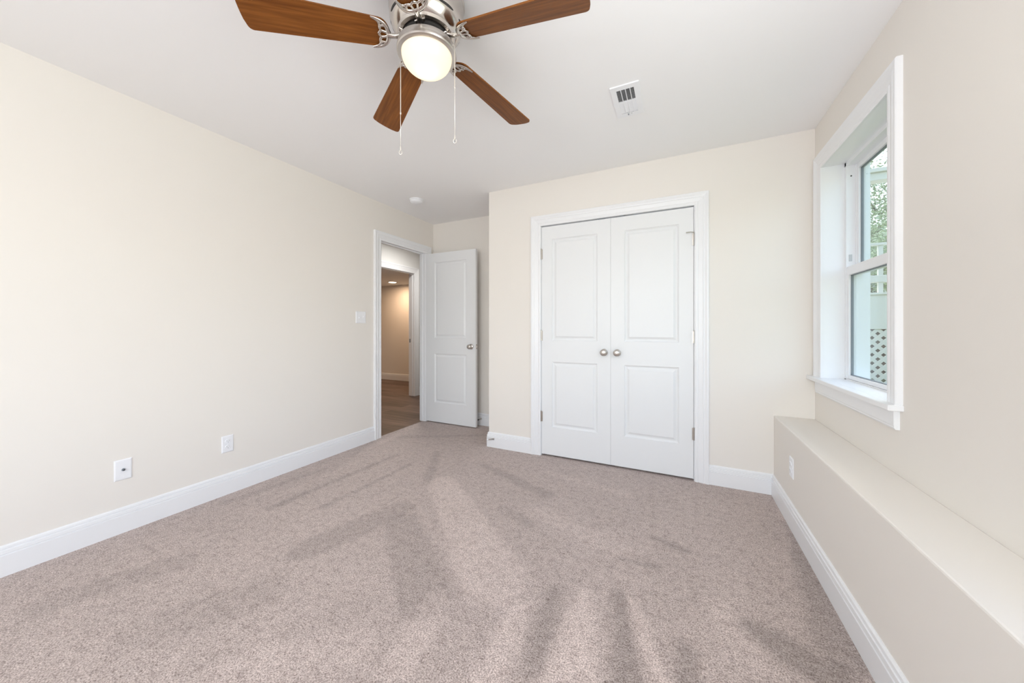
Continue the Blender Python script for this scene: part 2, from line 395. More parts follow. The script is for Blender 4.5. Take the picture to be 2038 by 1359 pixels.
# ---------------------------------------------------------------- casings and jambs
CP = [(0, 0), (0, .010), (.006, .013), (.018, .013), (.022, .010), (.026, .012), (.050, .016), (.056, .019), (.060, .016), (.066, .017), (.078, .023), (.088, .023), (.092, .019), (.092, 0)]
def casing(name, O, U, N, w, h, z0=0.0, parent=None, sides=3):
    """opening from O along U (width w), standing out along N; CP is (outward, proud)"""
    O = Vector(O); U = Vector(U); N = Vector(N); Z = Vector((0, 0, 1)); st = []
    for base, du, dz in ((O + Z * z0, -1, 0), (O + Z * h, -1, 1), (O + U * w + Z * h, 1, 1), (O + U * w + Z * z0, 1, 0)):
        st.append([base + U * du * a_ + Z * dz * a_ + N * b_ for a_, b_ in CP])
    bm = new(); add_sweep(bm, st)
    return struct(name, bm, M['trim'], parent)
def jamb(name, fn, w, h, depth, t=.019, stop=True, parent=None, so=.036, sp=.008):
    """fn(u, d, z) -> world; u along the opening, d into the wall"""
    bm = new()
    def bx(u0, u1, d0, d1, z0, z1):
        a_ = fn(u0, d0, z0); b_ = fn(u1, d1, z1)
        add_box(bm, [min(a_[i], b_[i]) for i in range(3)], [max(a_[i], b_[i]) for i in range(3)])
    bx(-t, 0, -.001, depth, 0, h); bx(w, w + t, -.001, depth, 0, h); bx(-t, w + t, -.001, depth, h, h + t)
    if stop:
        bx(0, sp, so, so + .034, 0, h - sp); bx(w - sp, w, so, so + .034, 0, h - sp); bx(0, w, so, so + .034, h - sp, h)
    return struct(name, bm, M['trim'], parent)

# panel door leaf; local frame: x across the width from the hinge, y thickness (front at y=0 facing -y), z up
def leaf_mesh(w, h, t, panels, z0=.012):
    bm = new()
    rings = [(0, 0), (.003, .005), (.012, .0115), (.019, .0115), (.026, .009), (.038, .002), (.043, .002)]
    def face(y0, s):
        xs = sorted({0, w, *[p_[0] for p_ in panels], *[p_[1] for p_ in panels]})
        zs = sorted({z0, h, *[p_[2] for p_ in panels], *[p_[3] for p_ in panels]})
        V = {(x, z): bm.verts.new((x, y0, z)) for x in xs for z in zs}
        for a_, b_ in zip(xs, xs[1:]):
            for c_, d_ in zip(zs, zs[1:]):
                if any(abs(a_ - p_[0]) < 1e-6 and abs(c_ - p_[2]) < 1e-6 for p_ in panels):
                    prev = [V[(a_, c_)], V[(b_, c_)], V[(b_, d_)], V[(a_, d_)]]
                    for o_, dep in rings[1:]:
                        cur = [bm.verts.new(q) for q in ((a_ + o_, y0 + s * dep, c_ + o_), (b_ - o_, y0 + s * dep, c_ + o_), (b_ - o_, y0 + s * dep, d_ - o_), (a_ + o_, y0 + s * dep, d_ - o_))]
                        for k in range(4): bm.faces.new((prev[k], prev[(k + 1) % 4], cur[(k + 1) % 4], cur[k]))
                        prev = cur
                    bm.faces.new(prev)
                else:
                    bm.faces.new((V[(a_, c_)], V[(b_, c_)], V[(b_, d_)], V[(a_, d_)]))
        return V, xs, zs
    F1, xs, zs = face(0, 1); F2, _, _ = face(t, -1)
    for a_, b_ in zip(xs, xs[1:]):
        for z in (z0, h): bm.faces.new((F1[(a_, z)], F1[(b_, z)], F2[(b_, z)], F2[(a_, z)]))
    for c_, d_ in zip(zs, zs[1:]):
        for x in (0, w): bm.faces.new((F1[(x, c_)], F1[(x, d_)], F2[(x, d_)], F2[(x, c_)]))
    return bm
def knob_bm(length=.055, r=.0265, rose=.031):
    """along -y from y=0"""
    bm = new()
    prof = [(rose, 0), (rose, .004), (rose - .004, .008), (.014, .010), (.011, .014), (.0105, length - .030), (.014, length - .026), (r - .004, length - .020), (r, length - .011), (r - .002, length - .005), (r - .009, length - .0012), (0, length)]
    add_lathe(bm, prof, 40, Matrix.Rotation(PI / 2, 4, 'X'))
    return bm
def hinge_bm(h=.089):
    bm = new()
    for k in range(5):
        add_lathe(bm, [(.0055, -h / 2 + k * h / 5 + .0004), (.0055, -h / 2 + (k + 1) * h / 5 - .0004)], 12)
    add_lathe(bm, [(.004, h / 2), (.0065, h / 2 + .001), (.0065, h / 2 + .004), (0, h / 2 + .006)], 12)
    add_box(bm, (-.012, .004, -h / 2), (.012, .0058, h / 2))
    return bm

# ---- bedroom door, swung open into the room
d1 = empty('door_1', (XL, D1a, 0)); d1['kind'] = 'structure'
def rel(o, root):
    o.parent = root; o.matrix_parent_inverse = Matrix.Translation(root.location).inverted()
rel(casing('door_casing', (XL, D1a - .004, 0), (0, 1, 0), (1, 0, 0), D1b - D1a + .008, DH, parent=None), d1)
rel(jamb('door_frame', lambda u, d, z: (XL - d, D1a + u, z), D1b - D1a, DH, .076), d1)
rel(casing('door_casing', (XL - .075, D1a - .004, 0), (0, 1, 0), (-1, 0, 0), D1b - D1a + .008, DH), d1)
PW = .710
P1 = [(.130, PW - .125, .245, .830), (.130, PW - .125, 1.020, 1.925)]
lf = obj('door_leaf', leaf_mesh(PW, 2.035, .035, P1), M['door'])
lf.location = (XL + .012, D1b + .004, 0); rel(lf, d1)
for y, rot in ((0, 0), (.035, PI)):
    k_ = obj('door_knob', knob_bm(), M['nickel'], lf, True, 50); k_.location = (PW - .062, y, .925); k_.rotation_euler = (0, 0, rot)
k_ = obj('latch_plate', boxes(((PW - .0005, .006, .897), (PW + .0008, .029, .953)), bev=.0004), M['nickel'], lf)
obj('latch_bolt', boxes(((PW, .012, .916), (PW + .009, .023, .934)), bev=.002), M['nickel'], k_)
bm = new()
for z in (.904, .946): add_lathe(bm, [(.0035, 0), (.0035, .0006)], 10, Matrix.Translation((PW + .001, .0175, z)) @ Matrix.Rotation(PI / 2, 4, 'Y'))
obj('screw', bm, M['dark'], k_)
for z in (.30, 1.03, 1.80):
    h_ = obj('hinge', hinge_bm(), M['nickel'], lf, True); h_.location = (-.004, .041, z); h_.rotation_euler = (0, 0, PI)
for o_ in d1.children: o_['kind'] = 'structure'

# ---- closet double doors
d2 = empty('door_2', (CLa, YC, 0)); d2['kind'] = 'structure'
rel(casing('door_casing', (CLa - .004, YC, 0), (1, 0, 0), (0, -1, 0), CLb - CLa + .008, DH), d2)
rel(jamb('door_frame', lambda u, d, z: (CLa + u, YC + d, z), CLb - CLa, DH, .116), d2)
LW = (CLb - CLa - .0072) / 2
PL = [(.098, LW - .108, .262, .838), (.098, LW - .108, 1.026, 1.922)]
PR = [(.108, LW - .098, .262, .838), (.108, LW - .098, 1.026, 1.922)]
for side, x0, PP in ((0, CLa + .003, PL), (1, CLa + .0042 + LW, PR)):
    lf = obj('door_leaf', leaf_mesh(LW, 2.036, .035, PP, z0=.016), M['door']); lf.location = (x0, YC + .001, 0); rel(lf, d2)
    kx = LW - .052 if side == 0 else .052
    k_ = obj('door_knob', knob_bm(.052, .0265, .029), M['nickel'], lf, True, 50); k_.location = (kx, 0, .935)
    for z in (.348, 1.068, 1.795):
        h_ = obj('hinge', hinge_bm(), M['nickel'], lf, True); h_.location = (-.002 if side == 0 else LW + .002, -.006, z)
    if side == 1:
        bm = new(); add_tube(bm, [(LW + .002, -.010, 1.845), (LW - .02, -.028, 1.846), (LW - .05, -.036, 1.842)], [.0035, .003, .0045], 8)
        obj('hinge_stop', bm, M['nickel'], lf, True)
    cx_ = LW - .075 if side == 0 else .075
    obj('ball_catch', boxes(((cx_ - .030, -.0015, 2.0375), (cx_ + .030, .025, 2.0445)), bev=.001), M['gasket'], lf)
for o_ in d2.children: o_['kind'] = 'structure'
struct('wall_closet_shade_panel', boxes(((XCOR + .11, YA + .02, 0), (XR - .01, YA + .09, H - .01))), M['dark2'])  # added dark panel: its colour stands in for shade behind the door gaps

# ---- doorway across the hallway
d3 = empty('door_3', (XH, D2a, 0)); d3['kind'] = 'structure'
rel(casing('door_casing', (XH, D2a - .004, 0), (0, 1, 0), (1, 0, 0), D2b - D2a + .008, DH), d3)
jb = jamb('door_frame', lambda u, d, z: (XH - d, D2a + u, z), D2b - D2a, DH, .116); rel(jb, d3)
s_ = obj('strike_plate', boxes(((XH - .103, D2b - .0025, .895), (XH - .080, D2b - .0002, .955))), M['gasket']); rel(s_, d3)
for o_ in d3.children: o_['kind'] = 'structure'

# ---------------------------------------------------------------- window in the right wall
w1 = empty('window_1', (XR, WYa, WZa)); w1['kind'] = 'structure'
def wpart(name, bm, m=None, smooth=False):
    o = obj(name, bm, m or M['vinyl'], None, smooth); rel(o, w1); return o
bmw = new(); O = Vector((XR, WYa, 0)); st = []
for base, du, dz in ((O + Vector((0, 0, WZa + .012)), -1, 0), (O + Vector((0, 0, WZb)), -1, 1), (O + Vector((0, WYb - WYa, WZb)), 1, 1), (O + Vector((0, WYb - WYa, WZa + .012)), 1, 0)):
    st.append([base + Vector((-b_, du * a_, dz * a_)) for a_, b_ in CP])
add_sweep(bmw, st); wpart('window_casing', bmw, M['trim'])
XF = .905
wpart('window_reveal', boxes(((XR - .001, WYb, WZa), (XF, WYb + .018, WZb)), ((XR - .001, WYa - .018, WZa), (XF, WYa, WZb)), ((XR - .001, WYa - .018, WZb), (XF, WYb + .018, WZb + .018))), M['trim'])
# stool with eased nose
bm = new(); add_box(bm, (.755, 1.905, .803), (XR + .001, 2.897, .827), .004); add_box(bm, (XR - .002, WYa - .012, .803), (XF + .01, WYb + .012, .827))
wpart('window_sill', bm, M['trim'])
# apron: a length of casing, thin edge down
st = []
AP = [(0, 0), (0, .019), (.062, .019), (.068, .017), (.072, .018), (.080, .013), (.080, 0)]
bm = new(); add_sweep(bm, [[Vector((XR - b_, y_, .803 - a_)) for a_, b_ in AP] for y_ in (1.935, 2.835)]); wpart('window_apron', bm, M['trim'])
fr = wpart('window_frame', boxes(((XF, WYb - .022, WZa), (XO, WYb + .03, WZb + .01)), ((XF, WYa - .03, WZa), (XO, WYa + .022, WZb + .01)), ((XF, WYa, WZb - .022), (XO, WYb, WZb + .01)), ((XF, WYa, WZa - .02), (XO, WYb, WZa + .018)),
      ((.946, WYb - .032, WZa), (.956, WYb - .02, WZb)), ((.946, WYa + .02, WZa), (.956, WYa + .032, WZb)), bev=.0012))
def sash(x0, x1, y0, y1, z0, z1, st_, tr, br):
    o = wpart('window_sash', boxes(((x0, y0, z0), (x1, y0 + st_, z1)), ((x0, y1 - st_, z0), (x1, y1, z1)), ((x0, y0 + st_, z1 - tr), (x1, y1 - st_, z1)), ((x0, y0 + st_, z0), (x1, y1 - st_, z0 + br)), bev=.002))
    xm = (x0 + x1) / 2
    g = obj('window_pane', boxes(((xm - .003, y0 + st_ - .004, z0 + br - .004), (xm + .003, y1 - st_ + .004, z1 - tr + .004))), M['glass'], o); g.matrix_parent_inverse = o.matrix_world.inverted()
    g.parent = o; g.matrix_parent_inverse = Matrix.Translation(-(o.matrix_parent_inverse.translation + o.location)) if False else Matrix.Identity(4)
    a_, b_, c_, d_ = y0 + st_, y1 - st_, z0 + br, z1 - tr
    e = .004
    k = obj('glazing_bead', boxes(((xm - .006, a_, c_), (xm + .006, a_ + e, d_)), ((xm - .006, b_ - e, c_), (xm + .006, b_, d_)), ((xm - .006, a_, c_), (xm + .006, b_, c_ + e)), ((xm - .006, a_, d_ - e), (xm + .006, b_, d_))), M['gasket'], o)
    return o
sash(.908, .940, WYa + .022, WYb - .022, .834, 1.502, .026, .052, .022)
sash(.950, .982, WYa + .024, WYb - .024, 1.455, WZb - .022, .030, .030, .045)
bm = new(); add_lathe(bm, [(.004, 0), (.004, .0015)], 10, Matrix.Translation((.928, WYb - .0222, 2.045)) @ Matrix.Rotation(PI / 2, 4, 'X')); wpart('screw', bm, M['dark'])
wpart('tilt_latch', boxes(((.918, WYb - .026, 1.535), (.932, WYb - .0215, 1.575)), bev=.001), M['boxgrey'])

# ---------------------------------------------------------------- plates, switch, outlets
def frame_at(loc, rz):
    return Matrix.Translation(loc) @ Matrix.Rotation(rz, 4, 'Z')
def plate_bm(w=.070, h=.114, t=.006):
    bm = new()
    pr = [(0, 0), (0, .002), (.0035, t - .001), (.006, t)]
    prev = None
    for o_, d_ in pr:
        cur = [bm.verts.new((sx * (w / 2 - o_), -d_, sz * (h / 2 - o_))) for sx, sz in ((-1, -1), (1, -1), (1, 1), (-1, 1))]
        if prev:
            for k in range(4): bm.faces.new((prev[k], prev[(k + 1) % 4], cur[(k + 1) % 4], cur[k]))
        else: bm.faces.new(cur)
        prev = cur
    bm.faces.new(prev); return bm
def screw_at(root, x, z, y=-.006):
    bm = new(); add_lathe(bm, [(.0032, 0), (.0030, .0008), (0, .0012)], 12, Matrix.Translation((x, y, z)) @ Matrix.Rotation(PI / 2, 4, 'X'))
    return obj('screw', bm, M['plastic'], root)
def outlet(loc, rz, label):
    root = empty('wall_outlet', loc, rz); tag(root, label, 'outlet')
    obj('cover_plate', plate_bm(), M['plastic'], root)
    for s in (-1, 1):
        bm = new(); add_lathe(bm, [(.0168, 0), (.0168, .0022), (.0155, .003)], 28, Matrix.Translation((0, -.006, s * .0195)) @ Matrix.Rotation(PI / 2, 4, 'X') @ Matrix.Diagonal((1, .86, 1, 1)))
        rc = obj('receptacle', bm, M['plastic'], root)
        obj('slot', boxes(((-.0072, -.0093, s * .0195 - .001), (-.0056, -.0088, s * .0195 + .006)), ((.0052, -.0093, s * .0195), (.0068, -.0088, s * .0195 + .006)), ((-.002, -.0093, s * .0195 - .009), (.002, -.0088, s * .0195 - .005))), M['gasket'], rc)
    screw_at(root, 0, 0)
    return root
outlet((XL, 1.288, .342), R(90), 'white duplex outlet low on the long wall, nearer the open door')
outlet((XLEDGE, 2.478, .338), R(-90), 'white duplex outlet on the front of the half-height ledge under the window')
cp = empty('cable_plate', (XL, .793, .348), R(90)); tag(cp, 'white wall plate with a single dark cable jack above baseboard', 'wall plate')
obj('cover_plate', plate_bm(), M['plastic'], cp)
bm = new(); add_lathe(bm, [(.0075, 0), (.0075, .003), (.0048, .0032), (.0048, .009), (.0025, .009)], 20, Matrix.Translation((0, -.006, 0)) @ Matrix.Rotation(PI / 2, 4, 'X'))
jk = obj('cable_jack', bm, M['gasket'], cp, True)
bm = new(); add_lathe(bm, [(.0036, 0), (.0036, .0006)], 12, Matrix.Translation((0, -.0149, 0)) @ Matrix.Rotation(PI / 2, 4, 'X')); obj('jack_hole', bm, M['dark'], jk)
for z in (-.042, .042): screw_at(cp, 0, z)
sw = empty('light_switch', (XL, 2.392, 1.24), R(90)); tag(sw, 'white double light switch on the wall beside the open doorway', 'light switch')
obj('cover_plate', plate_bm(.116), M['plastic'], sw)
for s in (-1, 1):
    bm = new(); add_box(bm, (s * .023 - .0055, -.0072, -.0125), (s * .023 + .0055, -.0055, .0125), .0006); fr_ = obj('toggle_slot', bm, M['plastic'], sw)
    bm = new(); add_box(bm, (s * .023 - .004, -.0165, -.004 + s * .004), (s * .023 + .004, -.006, .005 + s * .004), .0015); obj('toggle', bm, M['plastic'], fr_)
    for z in (-.030, .030): screw_at(sw, s * .023, z)

# ---------------------------------------------------------------- ceiling register
VX0, VX1, VY0, VY1 = -.340, -.190, 1.925, 2.217
vt = empty('ceiling_vent', ((VX0 + VX1) / 2, (VY0 + VY1) / 2, H)); tag(vt, 'white rectangular air register set in the ceiling', 'air vent')
w_, l_ = VX1 - VX0, VY1 - VY0
bm = new(); add_box(bm, (-w_ / 2, -l_ / 2, -.006), (w_ / 2, l_ / 2, -.0001), .003)
gx, gy = .046, .112
# open the middle: build frame from four strips
bm.free(); bm = new()
for a_, b_ in (((-w_ / 2, -l_ / 2, -.007), (-gx, l_ / 2, 0)), ((gx, -l_ / 2, -.007), (w_ / 2, l_ / 2, 0)), ((-gx, -l_ / 2, -.007), (gx, -gy, 0)), ((-gx, gy, -.007), (gx, l_ / 2, 0)), ((-gx, -.006, -.007), (gx, .006, 0))):
    add_box(bm, a_, b_)
obj('vent_frame', bm, M['plastic'], vt)
obj('duct_opening', boxes(((-gx, -gy, -.0012), (gx, gy, -.0004))), M['dark2'], vt)
bm = new()
for half, s in ((-1, 1), (1, 1)):
    n_ = 15
    for k in range(n_):
        yc = (-gy + .004 + k * (gy - .012) / n_) if half < 0 else (.010 + k * (gy - .012) / n_)
        tilt = R(38) if half < 0 else R(-48)
        v = []
        for a_, b_ in ((-.0040, -.0004), (.0040, -.0004), (.0040, .0004), (-.0040, .0004)):
            y_ = yc + a_ * math.sin(tilt) + b_; z_ = -.0040 + a_ * math.cos(tilt) * .62
            v.append((y_, z_))
        r1 = [bm.verts.new((-gx, y_, z_)) for y_, z_ in v]; r2 = [bm.verts.new((gx, y_, z_)) for y_, z_ in v]
        for q in range(4): bm.faces.new((r1[q], r1[(q + 1) % 4], r2[(q + 1) % 4], r2[q]))
obj('louver_blades', bm, M['plastic'], vt)
obj('divider', boxes(*[((x - .0016, -gy, -.0078), (x + .0016, gy, -.002)) for x in (-.022, .002, .026)]), M['plastic'], vt)
obj('damper_lever', boxes(((-.012, gy + .006, -.012), (-.006, gy + .016, -.006)), ((.008, gy + .008, -.0085), (.012, gy + .012, -.006)), bev=.001), M['gasket'], vt)

# ---------------------------------------------------------------- smoke detector
sd = empty('smoke_detector', (-2.405, 2.745, H)); tag(sd, 'round white smoke detector on the ceiling near the open door', 'smoke detector')
bm = new(); add_lathe(bm, [(.070, 0), (.070, -.010), (.066, -.013)], 48); obj('mounting_base', bm, M['plastic'], sd, True)
bm = new(); add_lathe(bm, [(.062, -.012), (.060, -.026), (.050, -.036), (.030, -.040), (0, -.041)], 48); bd = obj('body', bm, M['plastic'], sd, True)
bm = new(); add_lathe(bm, [(.016, -.040), (.015, -.043), (0, -.0435)], 24); obj('test_button', bm, M['plastic'], bd, True)

# ---------------------------------------------------------------- spring door stops on the baseboards
def door_stop(loc, rz, label, pitch=0.0, mm='chain'):
    root = empty('door_stop', loc, rz); tag(root, label, 'door stop')
    bm = new(); pts = []
    for k in range(160):
        a_ = k / 159; pts.append((.006 * math.cos(a_ * 2 * PI * 13), -.006 - a_ * .052, .006 * math.sin(a_ * 2 * PI * 13) + pitch * a_ * .058))
    add_tube(bm, pts, .0011, 5); obj('spring', bm, M['nickel'], root, True)
    bm = new(); add_lathe(bm, [(.010, 0), (.010, .004), (.004, .008)], 20, Matrix.Rotation(PI / 2, 4, 'X')); obj('mount', bm, M['nickel'], root, True)
    bm = new(); add_lathe(bm, [(.007, .057), (.0075, .062), (.0065, .070), (0, .072)], 20, Matrix.Translation((0, 0, pitch * .058)) @ Matrix.Rotation(PI / 2, 4, 'X')); obj('rubber_tip', bm, M['rubber'] if mm == 'dark' else M['plastic'], root, True)
    return root
door_stop((-2.078, YA - .016, .080), 0, 'springy door stop with dark tip on baseboard behind the open door', 0, 'dark')
door_stop((-1.585, YC - .016, .083), R(-38), 'small spring door stop on the baseboard at the closet corner', 0)

# ---------------------------------------------------------------- ceiling fan
FX, FY = -.910, 1.101
fan = empty('ceiling_fan', (FX, FY, H)); tag(fan, 'five blade ceiling fan with brushed nickel body, walnut blades and lit bowl', 'ceiling fan')
zz = lambda z: z - H
bm = new()
add_lathe(bm, [(.150, 0), (.150, -.010), (.146, -.016), (.1455, -.060), (.143, -.085), (.134, -.110), (.120, -.128), (.112, -.134), (.110, -.139), (.108, -.144), (.096, -.146), (.094, -.138), (.060, -.136)], 72)
hs = obj('motor_housing', bm, M['nickel_polish'], fan, True, 30)
# cooling slots cut along the shoulder
for k in range(8):
    bm = new()
    a0 = 2 * PI * k / 8 + .18
    rows = []
    for i in range(9):
        a_ = a0 + (i / 8) * .50
        r0, z0_ = .1398, -.0945; r1, z1_ = .1372, -.1018
        cr, sr = math.cos(a_), math.sin(a_)
        taper = 1 - abs(i / 4 - 1) ** 4 * .8
        zm, rm = (z0_ + z1_) / 2, (r0 + r1) / 2
        rows.append([bm.verts.new(((rm + (r0 - rm) * taper + .0011) * cr, (rm + (r0 - rm) * taper + .0011) * sr, zm + (z0_ - zm) * taper)),
                     bm.verts.new(((rm + (r1 - rm) * taper + .0011) * cr, (rm + (r1 - rm) * taper + .0011) * sr, zm + (z1_ - zm) * taper))])
    for a_, b_ in zip(rows, rows[1:]): bm.faces.new((a_[0], a_[1], b_[1], b_[0]))
    obj('cooling_slot', bm, M['dark'], hs)
bm = new(); add_lathe(bm, [(.088, -.134), (.090, -.150), (.080, -.158), (.062, -.162), (.060, -.186)], 64); obj('rotor', bm, M['dark'], fan, True)
# light kit ring
bm = new(); add_lathe(bm, [(.060, -.176), (.104, -.178), (.112, -.182), (.114, -.190), (.1135, -.200), (.1165, -.204), (.1165, -.210), (.113, -.214), (.100, -.217), (.097, -.210)], 72, cap=False)
kit = obj('light_kit_ring', bm, M['nickel'], fan, True, 30)
# bowl
bm = new(); pr = []
for k in range(15):
    t = k / 14 * PI / 2
    pr.append((.0985 * math.cos(t) ** .8 if k < 14 else 0, -.213 - .070 * math.sin(t)))
add_lathe(bm, pr, 64, cap=False)
obj('glass_bowl', bm, M['frosted'], fan, True, 60)
bl = bpy.data.lights.new('fan_bulb', 'POINT'); bo = bpy.data.objects.new('fan_bulb', bl); C.objects.link(bo)
bo.location = (FX, FY, H - .250); bl.energy = .20; bl.color = (1, .80, .56); bl.shadow_soft_size = .018

# blades
TH0, ZB, DROP, PIT, RT = 1.362, 2.290, .054, .245, .640
def blade_bm():
    bm = new(); u0, u1 = .140, RT; wr, wt = .0530, .0700; out = []
    n = 12
    for k in range(n + 1):      # rounded root
        a_ = -PI / 2 - PI * k / n
        out.append((u0 + .040 + .040 * math.cos(a_), -wr * math.sin(-a_) * 1.0 if False else wr * math.sin(a_)))
    # root runs from -v to +v ; tip corners rounded with a gentle arc
    def corner(cx, cy, r, a0, a1, m_=6): return [(cx + r * math.cos(a0 + (a1 - a0) * q / m_), cy + r * math.sin(a0 + (a1 - a0) * q / m_)) for q in range(m_ + 1)]
    rc = .018
    out += corner(u1 - rc - .004, wt - rc, rc, PI / 2, R(12))
    for q in range(1, 6):
        v_ = (wt - rc) * (1 - q / 3); out.append((u1 - .004 + .006 * (1 - (v_ / wt) ** 2), v_))
    out += corner(u1 - rc - .004, -wt + rc, rc, R(-12), -PI / 2)
    top = [bm.verts.new((a_, b_, .003)) for a_, b_ in out]; bot = [bm.verts.new((a_, b_, -.003)) for a_, b_ in out]
    bm.faces.new(top); bm.faces.new(bot)
    for k in range(len(out)): bm.faces.new((top[k], top[(k + 1) % len(out)], bot[(k + 1) % len(out)], bot[k]))
    return bm
def bracket_bm():
    bm = new(); z = -.0072
    def arc(pts, rad, n=7, flat=.6): add_tube(bm, [(a_, b_, c_ if len(q) > 2 else z) for q in pts for a_, b_, c_ in [(*q, z)[:3]]], rad, 10, flat)
    def bez(p0, p1, p2, m_=12): return [tuple((1 - t) ** 2 * p0[i] + 2 * t * (1 - t) * p1[i] + t * t * p2[i] for i in range(2)) for t in [q / m_ for q in range(m_ + 1)]]
    taper = lambda m_, a_, b_: [a_ + (b_ - a_) * q / m_ for q in range(m_ + 1)]
    for s in (-1, 1):
        # outer crescent hugging the rounded root, out to a pointed horn
        arc(bez((.192, 0), (.194, s * .050), (.254, s * .056), 16), taper(16, .0095, .0030))
        # inner arch with a cusp in the middle
        arc(bez((.252, s * .055), (.222, s * .046), (.224, s * .030), 8), taper(8, .0030, .0050))
        arc(bez((.224, s * .030), (.226, s * .020), (.219, s * .012), 6), .0048)
        arc(bez((.219, s * .012), (.226, s * .006), (.228, 0), 6), taper(6, .0046, .0052))
        # struts crossing to the crescent
        arc([(.192, s * .003), (.204, s * .009), (.219, s * .012)], [.006, .0046, .0046])
        arc([(.202, s * .032), (.213, s * .030), (.224, s * .030)], [.006, .0046, .0046])
        add_lathe(bm, [(.0048, z), (.0048, z - .0052), (.003, z - .0065), (0, z - .007)], 14, Matrix.Translation((.222, s * .030, 0)))
    return bm
def arm_bm():
    bm = new()
    # from the rotor out to the blade root, stepping down then out
    add_tube(bm, [(.078, 0, .004), (.095, 0, .001), (.112, 0, -.005), (.130, 0, -.009), (.150, 0, -.0085)], [.013, .012, .010, .009, .0095], 12, .75)
    add_box(bm, (.070, -.020, -.001), (.100, .020, .005), .002)
    return bm
blade0 = None
for k in range(5):
    M4 = Matrix.Translation((0, 0, ZB - H)) @ Matrix.Rotation(TH0 + k * 2 * PI / 5, 4, 'Z') @ Matrix.Rotation(math.atan(DROP), 4, 'Y') @ Matrix.Rotation(PIT, 4, 'X')
    if blade0 is None:
        blade0 = obj('fan_blade', blade_bm(), M['wood'], fan)
        _b = bracket_bm(); bmesh.ops.translate(_b, verts=_b.verts, vec=(-.047, 0, 0))
        bk = obj('blade_bracket', _b, M['nickel_polish'], blade0, True, 40)
        bp_ = obj('bracket_arm', arm_bm(), M['nickel_polish'], blade0, True, 40)
        b = blade0
    else:
        b = copy_tree(blade0, fan)
    b.matrix_local = M4
# pull chains
YV = Vector((math.cos(YAW), math.sin(YAW), 0)); FV = Vector((-math.sin(YAW), math.cos(YAW), 0))
for s, zend in ((-1, 1.862), (1, 1.870)):
    off = YV * (.110 * s) + FV * (-.034 * s)
    px, py = off.x, off.y
    root = obj('pull_chain', new(), M['chain'], fan); bm = new()
    add_tube(bm, [(px * .93, py * .93, -.196), (px * 1.05, py * 1.05, -.199), (px * 1.07, py * 1.07, -.212), (px * 1.07, py * 1.07, (2.075 if s > 0 else 2.02) - H), (px * 1.07, py * 1.07, (2.075 if s > 0 else 2.02) - .008 - H), (px * 1.07, py * 1.07, zend + .01 - H)], [.0018, .0018, .0018, .0018, .0011, .0011], 8)
    zb_ = 2.075 if s > 0 else 2.02
    add_lathe(bm, [(0, .006), (.0028, .004), (.0028, -.004), (0, -.006)], 10, Matrix.Translation((px * 1.07, py * 1.07, zb_ - H)))
    bm.to_mesh(root.data); bm.free()
    for p_ in root.data.polygons: p_.use_smooth = True
    bm = new(); zc = zend - H
    add_tube(bm, [(px * 1.07, py * 1.07, zc + .020), (px * 1.07, py * 1.07, zc + .004)], [.0022, .0028], 8)
    pts = []
    for q in range(15):
        a_ = PI / 2 + 2 * PI * q / 16
        v = YV * (.006 * math.cos(a_)); pts.append((px * 1.07 + v.x, py * 1.07 + v.y, zc - .004 + .008 * math.sin(a_)))
    add_tube(bm, pts, .0014, 8, up=FV)
    obj('chain_pendant', bm, M['chain'], root, True)

# ---------------------------------------------------------------- far room lamp, hallway light
rl = empty('recessed_light', (-5.22, 5.25, FZ)); tag(rl, 'glowing round recessed light in the ceiling of the room across the hall', 'ceiling light')
bm = new(); add_lathe(bm, [(.095, 0), (.095, -.003), (.080, -.010), (.074, -.008), (.074, 0)], 40); obj('trim_ring', bm, M['plastic'], rl, True)
bm = new(); add_lathe(bm, [(.074, -.002), (.070, -.012), (0, -.020)], 40); obj('lens', bm, M['lens'], rl, True)
light('recessed_lamp', 'AREA', (-5.22, 5.25, FZ - .03), 9, (1, .68, .43), (0, 0, -1), shape='DISK', size=.14)
light('second_recessed_lamp', 'AREA', (-5.60, 3.2, FZ - .03), 11, (1, .68, .43), (0, 0, -1), shape='DISK', size=.14)
light('hallway_lamp', 'AREA', (-3.3, 3.9, H - .03), 12, (1, .97, .93), (0, 0, -1), shape='DISK', size=.25)

# ---------------------------------------------------------------- outdoors
GZ = .50
struct('ground_outside', boxes(((XO, -6, GZ - .3), (40, 60, GZ)), ((-30, YA + 4.2, GZ - .3), (XO, 60, GZ))), M['grass'])
# projecting house corner beside the porch
bm = new()
add_box(bm, (XO, 4.1, GZ - .1), (1.405, 5.2, 3.4))
for k in range(24): add_box(bm, (XO, 4.088, GZ + k * .12), (1.34, 4.1, GZ + k * .12 + .1), .004)
add_box(bm, (1.34, 4.075, GZ - .1), (1.425, 4.115, 3.4), .003)
struct('wall_exterior', bm, M['siding'])
ub = empty('utility_box', (1.375, 4.075, .86)); tag(ub, 'narrow pale utility box on the outside wall seen through lower pane', 'utility box')
obj('box_body', boxes(((-.032, -.05, -.10), (.032, 0, .10)), bev=.004), M['boxgrey'], ub); obj('box_lid', boxes(((-.035, -.055, .09), (.035, 0, .105)), bev=.003), M['boxgrey'], ub)
